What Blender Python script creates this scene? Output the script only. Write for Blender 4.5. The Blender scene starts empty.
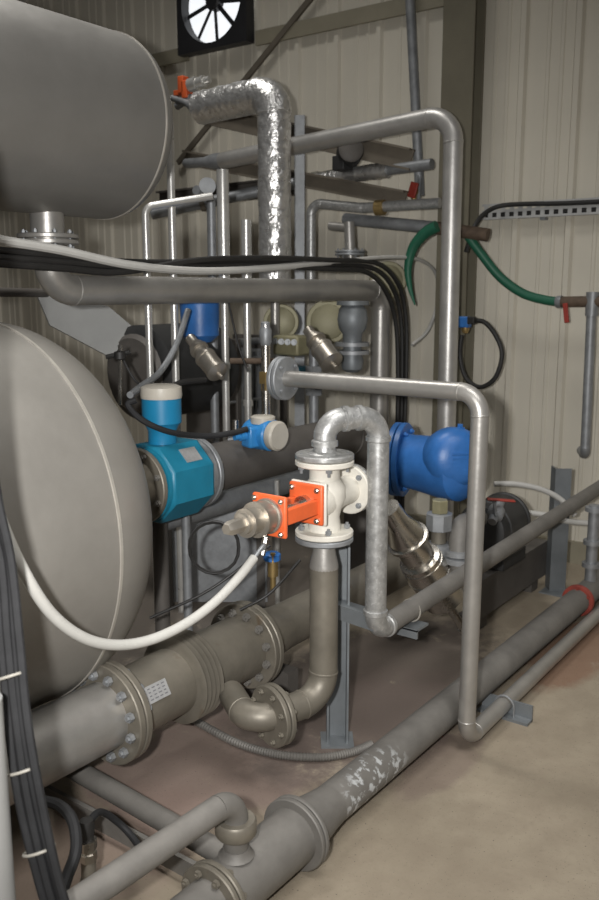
import bpy, bmesh, math, random
from mathutils import Vector as V, Matrix
random.seed(7)
S = bpy.context.scene
C = S.collection
# ------------------------------------------------------------------ camera
F, CX, CY, H = 870.0, 299.5, 450.0, 1.5
PT, HD = math.radians(10.4), math.radians(36.5)
cd = bpy.data.cameras.new('camera'); cam = bpy.data.objects.new('camera', cd); C.objects.link(cam)
cam.location = (0, 0, H); cam.rotation_euler = (math.pi/2-PT, 0, HD-math.pi/2)
cd.sensor_width = 36; cd.lens = 36*F/900; cd.clip_start = .05
cd.dof.use_dof = True; cd.dof.focus_distance = 2.6; cd.dof.aperture_fstop = 4.5
S.camera = cam
# ------------------------------------------------------------------ world, lights, exposure
w = bpy.data.worlds.new('hall_ambient'); S.world = w; w.use_nodes = True
bg = w.node_tree.nodes['Background']; bg.inputs[0].default_value = (1, .98, .95, 1); bg.inputs[1].default_value = .035
def area(name, loc, rot, sx, sy, p, col):
    l = bpy.data.lights.new(name, 'AREA'); l.shape = 'RECTANGLE'; l.size = sx; l.size_y = sy; l.energy = p; l.color = col
    o = bpy.data.objects.new(name, l); o.location = loc; o.rotation_euler = rot; C.objects.link(o); l.spread = math.radians(125); return o
area('hall_light_bay', (.9, -.9, 5.2), (0, math.radians(4), 0), 1.6, 3.5, 95, (1, .985, .96))
area('hall_light_row', (2.6, 3.3, 5.6), (0, math.radians(16), 0), .8, 2.0, 60, (1, .98, .94))
fl = bpy.data.lights.new('camera_flash', 'SPOT'); fl.energy = 285; fl.color = (1, .99, .975); fl.spot_size = math.radians(82); fl.spot_blend = 1; fl.shadow_soft_size = .032
fo = bpy.data.objects.new('camera_flash', fl); fo.location = (-.09, .12, H+.05); fo.rotation_euler = (math.pi/2-PT, 0, HD-math.pi/2); C.objects.link(fo)
S.view_settings.view_transform = 'Standard'; S.view_settings.look = 'None'
S.view_settings.exposure = 0.12; S.view_settings.gamma = 1
# ------------------------------------------------------------------ sight lines of the camera -> points in the place
def ray(px, py):
    r, d = (px-CX)/F, (py-CY)/F
    f = math.cos(PT)-d*math.sin(PT); z = -(math.sin(PT)+d*math.cos(PT))
    return V((f*math.cos(HD)+r*math.sin(HD), f*math.sin(HD)-r*math.cos(HD), z))
def P(px, py, **k):
    d = ray(px, py)
    if 'x' in k: t = k['x']/d.x
    elif 'y' in k: t = k['y']/d.y
    elif 'z' in k: t = (k['z']-H)/d.z
    else: t = k['d']
    return V((t*d.x, t*d.y, H+t*d.z))
def pj(p):
    x, y, z = p[0], p[1], p[2]-H
    f = x*math.cos(HD)+y*math.sin(HD); r = x*math.sin(HD)-y*math.cos(HD)
    dep = f*math.cos(PT)-z*math.sin(PT)
    return CX+r/dep*F, CY-(f*math.sin(PT)+z*math.cos(PT))/dep*F
def bis(fn, a, b):
    fa = fn(a)
    for _ in range(50):
        m = (a+b)/2; fm = fn(m)
        if (fm > 0) == (fa > 0): a, fa = m, fm
        else: b = m
    return (a+b)/2
def sx(px, y, z): return bis(lambda x: pj((x, y, z))[0]-px, .3, 9)
def sy(px, x, z): return bis(lambda y: pj((x, y, z))[0]-px, -3, 9)
def sz(py, x, y): return bis(lambda z: pj((x, y, z))[1]-py, -1, 6)
# ------------------------------------------------------------------ materials
def mat(name, col, rough=.6, metal=0., var=.18, scale=6., bump=0., bscale=60., col2=None, thr=.6, spec=None, rvar=.1):
    m = bpy.data.materials.new(name); m.use_nodes = True
    N, L = m.node_tree.nodes, m.node_tree.links
    b = N['Principled BSDF']
    tc = N.new('ShaderNodeTexCoord')
    n = N.new('ShaderNodeTexNoise'); n.inputs['Scale'].default_value = scale; n.inputs['Detail'].default_value = 6; n.inputs['Roughness'].default_value = .65
    L.new(tc.outputs['Object'], n.inputs['Vector'])
    r = N.new('ShaderNodeValToRGB'); e = r.color_ramp.elements
    e[0].position = .3; e[1].position = .7
    e[0].color = tuple(c*(1-var) for c in col)+(1,); e[1].color = tuple(min(1, c*(1+var)) for c in col)+(1,)
    L.new(n.outputs['Fac'], r.inputs['Fac'])
    out = r.outputs['Color']
    if col2:
        n2 = N.new('ShaderNodeTexNoise'); n2.inputs['Scale'].default_value = scale*2.3; n2.inputs['Detail'].default_value = 8
        L.new(tc.outputs['Object'], n2.inputs['Vector'])
        r2 = N.new('ShaderNodeValToRGB'); r2.color_ramp.elements[0].position = thr; r2.color_ramp.elements[1].position = thr+.08
        L.new(n2.outputs['Fac'], r2.inputs['Fac'])
        mx = N.new('ShaderNodeMixRGB'); mx.inputs[2].default_value = tuple(col2)+(1,)
        L.new(r2.outputs['Color'], mx.inputs[0]); L.new(out, mx.inputs[1]); out = mx.outputs[0]
    L.new(out, b.inputs['Base Color'])
    mr = N.new('ShaderNodeMapRange'); mr.inputs[3].default_value = max(.03, rough-rvar); mr.inputs[4].default_value = min(1, rough+rvar)
    L.new(n.outputs['Fac'], mr.inputs[0]); L.new(mr.outputs[0], b.inputs['Roughness'])
    b.inputs['Metallic'].default_value = metal
    if spec is not None: b.inputs['Specular IOR Level'].default_value = spec
    if bump:
        n3 = N.new('ShaderNodeTexNoise'); n3.inputs['Scale'].default_value = bscale; n3.inputs['Detail'].default_value = 4
        L.new(tc.outputs['Object'], n3.inputs['Vector'])
        bp = N.new('ShaderNodeBump'); bp.inputs['Strength'].default_value = bump; bp.inputs['Distance'].default_value = .02
        L.new(n3.outputs['Fac'], bp.inputs['Height']); L.new(bp.outputs[0], b.inputs['Normal'])
    return m
M = {}
M['tank'] = mat('tank_paint', (.235, .226, .21), .42, .45, .08, 3, .04, 25)
M['tank2'] = mat('lower_tank_paint', (.265, .25, .225), .45, .35, .10, 3, .05, 25)
M['seam'] = mat('weld_seam', (.50, .47, .42), .4, .5, .1, 20)
M['alu'] = mat('aluminium_paint', (.39, .375, .35), .38, .6, .12, 7, .03, 60)
M['alu2'] = mat('bright_steel_paint', (.54, .525, .50), .40, .65, .12, 9, .03, 60)
M['dusty'] = mat('dusty_pipe_paint', (.175, .165, .15), .6, .2, .18, 7, .06, 50)
M['dustyw'] = mat('dusty_worn_pipe_paint', (.175, .165, .15), .65, .15, .2, 7, .06, 50, (.5, .51, .51), .52)
def flakes(m, c, r):                       # the peeling patch sits in one place on the pipe
    N, L = m.node_tree.nodes, m.node_tree.links; mx = [n for n in N if n.type == 'MIX_RGB'][0]; src = mx.inputs[0].links[0].from_socket
    tc = [n for n in N if n.type == 'TEX_COORD'][0]; mp = N.new('ShaderNodeMapping'); mp.vector_type = 'TEXTURE'; mp.inputs[1].default_value = c; mp.inputs[3].default_value = r
    L.new(tc.outputs['Object'], mp.inputs[0]); g = N.new('ShaderNodeTexGradient'); g.gradient_type = 'SPHERICAL'; L.new(mp.outputs[0], g.inputs[0])
    a = N.new('ShaderNodeMath'); a.operation = 'MULTIPLY'; a.use_clamp = True; L.new(g.outputs['Fac'], a.inputs[0]); a.inputs[1].default_value = 3
    b = N.new('ShaderNodeMath'); b.operation = 'MULTIPLY'; L.new(a.outputs[0], b.inputs[0]); L.new(src, b.inputs[1]); L.new(b.outputs[0], mx.inputs[0])
    [n for n in N if n.type == 'TEX_NOISE'][1].inputs['Scale'].default_value = 42
flakes(M['dustyw'], (.27, -.045, .10), (.19, .09, .09))
M['brownpipe'] = mat('grimy_brown_pipe_paint', (.205, .185, .15), .48, .4, .2, 6, .05, 40, (.16, .12, .08), .66)
M['darkpipe'] = mat('dark_grey_pipe', (.11, .10, .09), .6, .2, .2, 6, .04, 40)
M['galv'] = mat('galvanised_steel', (.42, .42, .41), .4, .6, .25, 40, .06, 35, (.56, .56, .55), .58)
M['galvd'] = mat('dull_galvanised_steel', (.30, .31, .32), .5, .5, .2, 16, .04, 40)
M['stain'] = mat('stainless_steel', (.62, .59, .54), .27, 1., .1, 12, .02, 40)
M['stain2'] = mat('dull_stainless', (.50, .46, .40), .38, .85, .1, 12, .02, 40)
M['chrome'] = mat('bright_tube', (.62, .61, .58), .3, .6, .1, 12)
M['foil'] = mat('crinkled_foil', (.82, .81, .79), .3, .85, .12, 30, .55, 30)
M['white'] = mat('white_valve_paint', (.66, .63, .56), .45, 0, .08, 18, .04, 60, (.40, .34, .26), .70)
M['orange'] = mat('orange_red_paint', (.72, .125, .035), .45, 0, .12, 14, .03, 60)
M['red'] = mat('red_paint', (.30, .035, .022), .5, 0, .15, 14)
M['blue'] = mat('blue_casting_paint', (.03, .14, .41), .4, 0, .15, 10, .06, 50)
M['lblue'] = mat('light_blue_enamel', (.035, .23, .55), .35, 0, .08, 10)
M['hblue'] = mat('head_blue_enamel', (.012, .20, .38), .4, 0, .08, 10)
M['teal'] = mat('teal_enamel', (.012, .19, .30), .42, 0, .12, 10, .03, 40)
M['cap'] = mat('pale_plastic_cap', (.50, .465, .40), .4, 0, .08, 10)
M['black'] = mat('black_rubber', (.018, .017, .016), .55, 0, .2, 10)
M['blackd'] = mat('dusty_black_rubber', (.02, .02, .021), .65, 0, .3, 14, spec=.25)
M['hose'] = mat('white_plastic_hose', (.43, .42, .39), .5, 0, .08, 8)
M['ghose'] = mat('grey_plastic_hose', (.50, .49, .46), .5, 0, .08, 8)
M['green'] = mat('green_rubber_hose', (.015, .115, .065), .5, 0, .12, 8)
M['beam'] = mat('brown_steel_beam', (.135, .115, .088), .7, .1, .2, 5, .05, 30)
M['column'] = mat('olive_steel_column', (.15, .135, .095), .65, 0, .12, 4, .04, 30)
M['bluegrey'] = mat('blue_grey_steel', (.20, .215, .225), .5, .35, .15, 8, .03, 30)
M['tray'] = mat('pale_tray_steel', (.46, .46, .45), .5, .2, .1, 6)
M['plate'] = mat('pale_grey_sheet', (.33, .33, .32), .5, .1, .1, 4)
M['rust'] = mat('rusty_steel', (.12, .085, .06), .8, .2, .35, 20, .1, 40)
M['redrust'] = mat('rust_red_primer', (.26, .045, .03), .7, 0, .3, 25, .1, 40)
M['brass'] = mat('dull_brass', (.42, .30, .13), .4, .8, .15, 14)
M['ochre'] = mat('dull_yellow_green_paint', (.25, .23, .14), .5, .2, .15, 12)
M['motor'] = mat('dark_motor_paint', (.03, .03, .03), .5, .1, .2, 10)
M['label'] = mat('nameplate_metal', (.52, .52, .52), .45, .5, .12, 70)
M['print'] = mat('nameplate_print', (.16, .16, .17), .6, 0, .1, 30)
M['tie'] = mat('pale_cable_tie', (.33, .31, .27), .5, 0, .05, 10)
M['fanblack'] = mat('fan_black_paint', (.02, .02, .022), .5, 0, .15, 10)
M['wall'] = mat('cream_wall_sheet', (.61, .57, .48), .55, 0, .05, 1.3, .02, 20)
M['wall_strip'] = mat('olive_grey_strip', (.27, .245, .18), .6, 0, .1, 4)
md = bpy.data.materials.new('daylight'); md.use_nodes = True
bb = md.node_tree.nodes['Principled BSDF']; bb.inputs['Emission Color'].default_value = (.93, .96, 1, 1); bb.inputs['Emission Strength'].default_value = .85; bb.inputs['Base Color'].default_value = (.8, .8, .8, 1)
M['day'] = md
# floor: worn sealed concrete with grime patches
def floor_mat():
    m = bpy.data.materials.new('worn_concrete_floor'); m.use_nodes = True
    N, L = m.node_tree.nodes, m.node_tree.links; b = N['Principled BSDF']
    tc = N.new('ShaderNodeTexCoord'); O = tc.outputs['Object']
    def noise(s, d=7, r=.6):
        n = N.new('ShaderNodeTexNoise'); n.inputs['Scale'].default_value = s; n.inputs['Detail'].default_value = d; n.inputs['Roughness'].default_value = r
        L.new(O, n.inputs['Vector']); return n.outputs['Fac']
    def ramp(f, p0, p1, c0=(0, 0, 0), c1=(1, 1, 1)):
        r = N.new('ShaderNodeValToRGB'); e = r.color_ramp.elements; e[0].position = p0; e[1].position = p1
        e[0].color = tuple(c0)+(1,); e[1].color = tuple(c1)+(1,); L.new(f, r.inputs['Fac']); return r.outputs['Color']
    def mix(f, a, c):
        x = N.new('ShaderNodeMixRGB'); L.new(f, x.inputs[0]); L.new(a, x.inputs[1])
        if hasattr(c, 'is_linked'): L.new(c, x.inputs[2])
        else: x.inputs[2].default_value = tuple(c)+(1,)
        return x.outputs[0]
    def math_(op, a, v):
        x = N.new('ShaderNodeMath'); x.operation = op; x.use_clamp = True; L.new(a, x.inputs[0])
        if hasattr(v, 'is_linked'): L.new(v, x.inputs[1])
        else: x.inputs[1].default_value = v
        return x.outputs[0]
    def patch(cx, cy, rx, ry, f_):            # a stain with its own ragged outline
        mp = N.new('ShaderNodeMapping'); mp.vector_type = 'TEXTURE'; mp.inputs[1].default_value = (cx-3.2, cy-3, .1); mp.inputs[3].default_value = (rx, ry, 5)
        L.new(O, mp.inputs[0]); g = N.new('ShaderNodeTexGradient'); g.gradient_type = 'SPHERICAL'; L.new(mp.outputs[0], g.inputs[0])
        a = N.new('ShaderNodeMath'); a.operation = 'MULTIPLY_ADD'; f = noise(5.5, 9, .72); L.new(f, a.inputs[0]); a.inputs[1].default_value = 5.0; a.inputs[2].default_value = -1.3
        s = N.new('ShaderNodeMath'); s.operation = 'MULTIPLY'; L.new(g.outputs['Fac'], s.inputs[0]); L.new(a.outputs[0], s.inputs[1])
        return ramp(s.outputs[0], .12, .42)
    n1, n2, n3 = noise(2.2), noise(9), noise(60, 5)
    c = ramp(n1, .3, .7, (.255, .212, .156), (.375, .32, .24))
    c = mix(math_('MULTIPLY', ramp(n2, .42, .7), .5), c, (.235, .19, .14))
    c = mix(math_('MULTIPLY', patch(2.0, 1.8, .7, .45, n2), .75), c, (.235, .17, .15))       # mauve wash
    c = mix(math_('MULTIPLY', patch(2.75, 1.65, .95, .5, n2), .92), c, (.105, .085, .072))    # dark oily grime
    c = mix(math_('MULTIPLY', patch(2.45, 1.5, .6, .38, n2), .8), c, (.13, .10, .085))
    c = mix(math_('MULTIPLY', patch(3.5, 1.13, .6, .2, n2), .6), c, (.20, .085, .045))        # rust bleed
    c = mix(math_('MULTIPLY', patch(2.35, 1.17, .35, .12, n2), .6), c, (.20, .15, .125))
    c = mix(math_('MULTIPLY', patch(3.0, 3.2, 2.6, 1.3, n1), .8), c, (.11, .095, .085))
    c = mix(math_('MULTIPLY', patch(1.35, 1.7, .5, .3, n1), .6), c, (.25, .18, .15))
    n4 = noise(150, 3)
    c = mix(math_('MULTIPLY', ramp(n3, .55, .8), .3), c, (.17, .135, .10))
    c = mix(ramp(n4, .655, .70), c, (.10, .075, .06))
    L.new(c, b.inputs['Base Color']); b.inputs['Roughness'].default_value = .62
    bp = N.new('ShaderNodeBump'); bp.inputs['Strength'].default_value = .15; bp.inputs['Distance'].default_value = .01
    L.new(n3, bp.inputs['Height']); L.new(bp.outputs[0], b.inputs['Normal'])
    return m
M['floor'] = floor_mat()
# ------------------------------------------------------------------ mesh building
X, Y, Z = V((1, 0, 0)), V((0, 1, 0)), V((0, 0, 1))
LOC = {}
def frame(d):
    d = V(d).normalized(); a = Z if abs(d.z) < .9 else X
    u = a.cross(d).normalized(); return d, u, d.cross(u)
class MB:
    def __init__(s): s.v = []; s.f = []
    def ring(s, c, u, v, r, n, ph=0):
        i = len(s.v)
        for k in range(n):
            a = 2*math.pi*k/n+ph; s.v.append(c+u*(r*math.cos(a))+v*(r*math.sin(a)))
        return i
    def skin(s, rings, n, caps=True):
        for a, b in zip(rings, rings[1:]):
            for k in range(n):
                k2 = (k+1) % n; s.f.append((a+k, a+k2, b+k2, b+k))
        if caps:
            s.f.append(tuple(rings[0]+k for k in reversed(range(n)))); s.f.append(tuple(rings[-1]+k for k in range(n)))
    def tube(s, pts, r, n=14, caps=True):
        pts = [V(p) for p in pts]; rs = r if isinstance(r, (list, tuple)) else [r]*len(pts)
        d, u, v = frame(pts[1]-pts[0]); R = []
        for i, p in enumerate(pts):
            t = ((pts[i+1]-p).normalized() if i+1 < len(pts) else V((0, 0, 0)))+((p-pts[i-1]).normalized() if i else V((0, 0, 0)))
            t.normalize(); u = (u-t*u.dot(t)).normalized(); v = t.cross(u)
            R.append(s.ring(p, u, v, rs[i], n))
        s.skin(R, n, caps); return s
    def lathe(s, o, d, prof, n=32, ph=0, caps=True):
        o = V(o); d, u, v = frame(d)
        s.skin([s.ring(o+d*t, u, v, max(r, 1e-4), n, ph) for t, r in prof], n, caps); return s
    def box(s, c, sz, ax=(X, Y, Z)):
        c = V(c); i = len(s.v)
        for a in (-1, 1):
            for b in (-1, 1):
                for e in (-1, 1):
                    s.v.append(c+V(ax[0])*(a*sz[0]/2)+V(ax[1])*(b*sz[1]/2)+V(ax[2])*(e*sz[2]/2))
        for f in ((0, 1, 3, 2), (4, 6, 7, 5), (0, 4, 5, 1), (2, 3, 7, 6), (0, 2, 6, 4), (1, 5, 7, 3)): s.f.append(tuple(i+k for k in f))
        return s
    def prism(s, poly, o, u, v, w):
        o, u, v, w = V(o), V(u), V(v), V(w); i = len(s.v); n = len(poly)
        for k in (0, 1):
            for a, b in poly: s.v.append(o+u*a+v*b+w*k)
        s.f.append(tuple(i+k for k in reversed(range(n)))); s.f.append(tuple(i+n+k for k in range(n)))
        for k in range(n):
            k2 = (k+1) % n; s.f.append((i+k, i+k2, i+n+k2, i+n+k))
        return s
    def ball(s, c, r, n=24, sc=1, d=Z):
        m = 12
        return s.lathe(c, d, [(-r*sc*math.cos(math.pi*k/m), r*math.sin(math.pi*k/m)) for k in range(m+1)], n)
    def build(s, name, m, parent=None, bevel=0, ang=35):
        if parent is None:
            lo = V((min(p.x for p in s.v), min(p.y for p in s.v), min(p.z for p in s.v)))
            hi = V((max(p.x for p in s.v), max(p.y for p in s.v), max(p.z for p in s.v)))
            w = V(((lo.x+hi.x)/2, (lo.y+hi.y)/2, lo.z)); loc = w
        else: w = LOC[parent.name]; loc = V((0, 0, 0))
        me = bpy.data.meshes.new(name); me.from_pydata([tuple(p-w) for p in s.v], [], s.f)
        bm = bmesh.new(); bm.from_mesh(me); bmesh.ops.recalc_face_normals(bm, faces=bm.faces); bm.to_mesh(me); bm.free()
        me.polygons.foreach_set('use_smooth', [True]*len(me.polygons)); me.set_sharp_from_angle(angle=math.radians(ang))
        me.materials.append(M[m] if isinstance(m, str) else m)
        o = bpy.data.objects.new(name, me); C.objects.link(o); o.location = loc
        if parent is not None: o.parent = parent
        LOC[o.name] = w
        if bevel:
            b = o.modifiers.new('bevel', 'BEVEL'); b.width = bevel; b.segments = 2; b.limit_method = 'ANGLE'; b.angle_limit = math.radians(50)
        return o
def tag(o, label, cat, group=None, kind=None):
    o['label'] = label; o['category'] = cat
    if group: o['group'] = group
    if kind: o['kind'] = kind
    return o
def thing(name, label, cat, loc, group=None):
    o = bpy.data.objects.new(name, None); o.empty_display_size = .05; C.objects.link(o); o.location = loc; LOC[o.name] = V(loc)
    return tag(o, label, cat, group)
def struct(o): o['kind'] = 'structure'; return o
def spline(pts, k=8):
    pts = [V(p) for p in pts]; q = [pts[0]*2-pts[1]]+pts+[pts[-1]*2-pts[-2]]; out = []
    for i in range(1, len(q)-2):
        a, b, c, d = q[i-1:i+3]
        for j in range(k):
            t = j/k
            out.append(.5*((2*b)+(c-a)*t+(2*a-5*b+4*c-d)*t*t+(3*b-a-3*c+d)*t**3))
    out.append(pts[-1]); return out
def arc(p0, p, p1, R, n=8):                       # rounded corner at p between p0 and p1
    a, b = (p0-p).normalized(), (p1-p).normalized(); ang = a.angle(b); cut = R/math.tan(ang/2)
    cut = min(cut, (p0-p).length*.98, (p1-p).length*.98); R = cut*math.tan(ang/2)
    c = p+(a+b).normalized()*(R/math.sin(ang/2)); s, e = p+a*cut-c, p+b*cut-c
    w = s.angle(e); out = []
    for i in range(n+1):
        t = i/n; out.append(c+(s*math.sin((1-t)*w)+e*math.sin(t*w))/math.sin(w))
    return out
def run_pipe(t, pts, r, m, R=None, n=20, bead=True, em=None, rname='straight_run'):     # straight runs and elbows as parts of thing t
    pts = [V(p) for p in pts]; R = R or r*2.6; cur = pts[0]
    for i in range(1, len(pts)-1):
        a = arc(pts[i-1] if i == 1 else cur, pts[i], pts[i+1], R, 9)
        if (a[0]-cur).length > .004: MB().tube([cur, a[0]], r, n).build(rname, m, t)
        mb = MB().tube(a, r*1.012, n)
        if bead:
            for q, dd in ((a[0], a[1]-a[0]), (a[-1], a[-2]-a[-1])):
                mb.lathe(q-dd.normalized()*.004, dd, [(0, r), (.002, r*1.05), (.006, r*1.05), (.008, r)], n)
        mb.build('elbow', em or m, t); cur = a[-1]
    MB().tube([cur, pts[-1]], r, n).build(rname, m, t)
def bent(pts, r, R, n=12):                        # one continuous bent tube
    pts = [V(p) for p in pts]; out = [pts[0]]
    for i in range(1, len(pts)-1): out += arc(pts[i-1], pts[i], pts[i+1], R, 6)
    return MB().tube(out+[pts[-1]], r, n)
def flange(t, c, d, ro, th, m, nb=8, bm='galvd', pair=True, br=None, name='flange', bolts=True, m2=None, bs=.009):
    d = V(d).normalized(); c = V(c); mb = MB(); g = .004
    def disc(mb, s): mb.lathe(c+d*s, d, [(0, ro*.5), (0, ro-.003), (.003, ro), (th-.003, ro), (th, ro-.003), (th, ro*.5)], 36)
    if pair:
        disc(mb, -th-g/2)
        if m2: f2 = MB(); disc(f2, g/2); f2.build(name, m2, t)
        else: disc(mb, g/2)
        mb.lathe(c-d*g, d, [(0, ro*.72), (2*g, ro*.72)], 24)
        h = th+g
    else: disc(mb, -th/2); h = th/2
    f = mb.build(name, m, t)
    if nb:
        _, u, v = frame(d); br = br or ro*.8
        for k in range(nb):
            a = 2*math.pi*(k+.5)/nb; q = c+u*(br*math.cos(a))+v*(br*math.sin(a))
            b = MB().lathe(q-d*(h+bs*1.5), d, [(0, bs*.5), (bs*.5, bs*.5), (bs*.5, bs), (bs*1.5, bs), (bs*1.5, bs*.55), (h*2+bs*1.5, bs*.55), (h*2+bs*1.5, bs), (h*2+bs*2.5, bs), (h*2+bs*2.5, bs*.5), (h*2+bs*3, bs*.5)], 6)
            if bolts: b.build('bolt', bm, f)
            else:
                if k == 0: allb = MB()
                o = len(allb.v); allb.v += b.v; allb.f += [tuple(i+o for i in q_) for q_ in b.f]
        if not bolts: o = allb.build('bolts', bm, f); 
    return f
def simple_pipe(name, label, cat, pts, r, m, R=None, group=None, **k):
    base = V(min(pts, key=lambda p: p[2])); t = thing(name, label, cat, base, group); run_pipe(t, pts, r, m, R, **k); return t
# ================================================================== setting
WX = 4.70
struct(MB().box((3.2, 3, -.05), (9, 16, .1)).build('floor', 'floor'))
wb = MB(); prof = []; y = -3.2
while y < 10.5:                                   # ribbed sheet, one continuous profile
    prof += [(y, 0), (y+.060, 0), (y+.072, .022), (y+.100, .022), (y+.112, 0), (y+.160, 0), (y+.165, .006), (y+.18, .006), (y+.185, 0), (y+.235, 0), (y+.240, .006), (y+.255, .006), (y+.26, 0)]; y += .30
poly = [(a, -b) for a, b in prof]
i0 = len(wb.v)
for (a, b) in poly: wb.v += [V((WX+b, a, 0)), V((WX+b, a, 5.6)), V((WX+.06, a, 0)), V((WX+.06, a, 5.6))]
for k in range(len(poly)-1):
    a = i0+4*k; wb.f += [(a, a+1, a+5, a+4), (a+2, a+6, a+7, a+3)]
struct(wb.build('wall_back', 'wall', None, 0, 20))
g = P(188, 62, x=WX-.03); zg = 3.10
struct(MB().box((WX-.035, 6.9, zg), (.02, 5.0, .09)).build('wall_strip_1', 'wall_strip'))  # darker olive strip laid flat across the ribbed sheet
struct(MB().box((WX-.035, 3.05, zg), (.02, 1.5, .09)).build('wall_strip_2', 'wall_strip'))
struct(MB().box((WX-.02, 3, .06), (.04, 12, .12)).build('baseboard_back', 'wall_strip'))
# ================================================================== steel column, beams, brace
cx_, cy_ = 4.60, P(453, 250, x=4.55).y
t = thing('steel_column', 'tall olive brown steel column standing against the ribbed wall', 'column', (cx_, cy_, 0))
MB().box((cx_-.06, cy_, 2.75), (.014, .19, 5.5)).build('front_flange', 'column', t, .003)
MB().box((cx_+.06, cy_, 2.75), (.014, .19, 5.5)).build('rear_flange', 'column', t, .003)
MB().box((cx_, cy_, 2.75), (.11, .012, 5.5)).build('web', 'column', t)
def ibeam(name, label, p0, p1, h, wd, m):
    p0, p1 = V(p0), V(p1); d, u, v = frame(p1-p0); L = (p1-p0).length; c = (p0+p1)/2
    t = thing(name, label, 'beam', (c.x, c.y, min(p0.z, p1.z)-h/2))
    MB().box(c+Z*(h/2-.006), (L, wd, .012), (d, u, v)).build('top_flange', m, t)
    MB().box(c-Z*(h/2-.006), (L, wd, .012), (d, u, v)).build('bottom_flange', m, t)
    MB().box(c, (L, .01, h-.02), (d, u, v)).build('web', m, t)
    return t
ibeam('steel_beam', 'upper brown steel beam sloping down behind the foil pipe to the dark motor', P(205, 114, x=4.27), P(412, 160, x=4.42), .12, .08, 'beam')
ibeam('steel_beam', 'lower brown steel beam sloping down beneath the short level foil pipe', P(186, 158, x=4.27), P(406, 199, x=4.42), .09, .08, 'beam')
a, b = P(400, -112, x=WX-.045), P(178, 163, x=WX-.045)
dd = (b-a).normalized(); tag(MB().box((a+b)/2, ((b-a).length, .035, .02), (dd, X.cross(dd), X)).build('diagonal_brace', 'beam'), 'thin brown diagonal wind brace crossing the ribbed wall below the fan', 'brace')
sp = P(300, 150, x=4.32); zt = sz(116, sp.x, sp.y)
mb = MB(); 
mb.prism([(-.03, -.03), (.03, -.03), (.03, .03), (.022, .03), (.022, -.022), (-.022, -.022), (-.022, .03), (-.03, .03)], (sp.x, sp.y, 0), V((.5, -.85, 0)).normalized(), V((.85, .5, 0)).normalized(), V((0, 0, zt)))
tag(mb.build('channel_strut', 'galvd'), 'upright galvanised channel strut just right of the foil wrapped pipe', 'strut')
# ================================================================== exhaust fan
fc = V((WX-.06, 4.125, 3.375)); hw, hh = .305, .30
t = thing('exhaust_fan', 'black framed round exhaust fan set high in the ribbed wall, daylight behind', 'fan', (WX-.06, fc.y, fc.z-hh))
fr = MB(); N_ = 40
def sq(a):
    c, s = math.cos(a), math.sin(a); k = 1/max(abs(c), abs(s)); return (c*k*hw, s*k*hh)
for dx in (-.05, .03):
    for i in range(N_):
        a = 2*math.pi*i/N_+math.pi/4; q = sq(a); ci = (.262*math.cos(a), .262*math.sin(a))
        fr.v += [fc+V((dx, q[0], q[1])), fc+V((dx, ci[0], ci[1]))]
for i in range(N_):
    j = (i+1) % N_; o = 2*N_
    fr.f += [(2*i, 2*j, 2*j+1, 2*i+1), (o+2*i, o+2*i+1, o+2*j+1, o+2*j), (2*i, o+2*i, o+2*j, 2*j), (2*i+1, 2*j+1, o+2*j+1, o+2*i+1)]
fr.build('frame', 'fanblack', t)
MB().lathe(fc+X*.028, -X, [(0, .262), (.004, .262)], 40).build('daylight_louvre', 'day', t)
MB().lathe(fc+X*.02, -X, [(0, .06), (.05, .06), (.06, .05)], 24).build('hub', 'fanblack', t)
for k in range(9):
    a = k*math.pi/4.5+.42; u = V((0, math.cos(a), math.sin(a))); v = X.cross(u)
    MB().prism([(.05, -.018), (.255, -.008), (.255, .03), (.05, .018)], fc-X*.01, u, (v+X*.35).normalized(), X*.004).build('blade', 'fanblack', t)
# ================================================================== upper tank with its outlet pipe
UY, UZ, UR = 2.56, 2.085, .325
t = thing('storage_tank', 'grey horizontal steel tank with a domed end, hung at upper left', 'tank', (1.0, UY, UZ-UR))
xe = 2.40; dl = .145
MB().lathe((-.9, UY, UZ), X, [(0, UR-.1), (0.03, UR), (xe-dl+.9, UR)], 72).build('shell', 'tank', t)
MB().lathe((xe-dl, UY, UZ), X, [(dl*math.sin(k*math.pi/28), UR*math.cos(k*math.pi/28)) for k in range(15)], 72).build('domed_end', 'tank', t)
MB().lathe((xe-dl-.006, UY, UZ), X, [(0, UR-.003), (.003, UR+.0025), (.009, UR+.0025), (.012, UR-.003)], 72).build('weld_seam', 'seam', t)
PZ, PR = 1.5, .054; NX = sx(47, UY, 1.75)
MB().lathe((NX, UY, UZ-UR+.03), -Z, [(0, .058), (.115, .058)], 28).build('outlet_nozzle', 'alu', t)
t = thing('overflow_pipe', 'large grey steel pipe elbowing under the upper tank and running level to the right', 'pipe', (NX, UY, PZ-PR))
ze = UZ-UR-.085; EX = sx(381, UY, PZ)
run_pipe(t, [(NX, UY, ze-.012), (NX, UY, PZ), (EX, UY, PZ), (EX, UY, .62)], PR, 'alu', .1, 28)
flange(t, (NX, UY, ze), Z, .105, .016, 'alu', 8, bs=.008)
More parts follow.
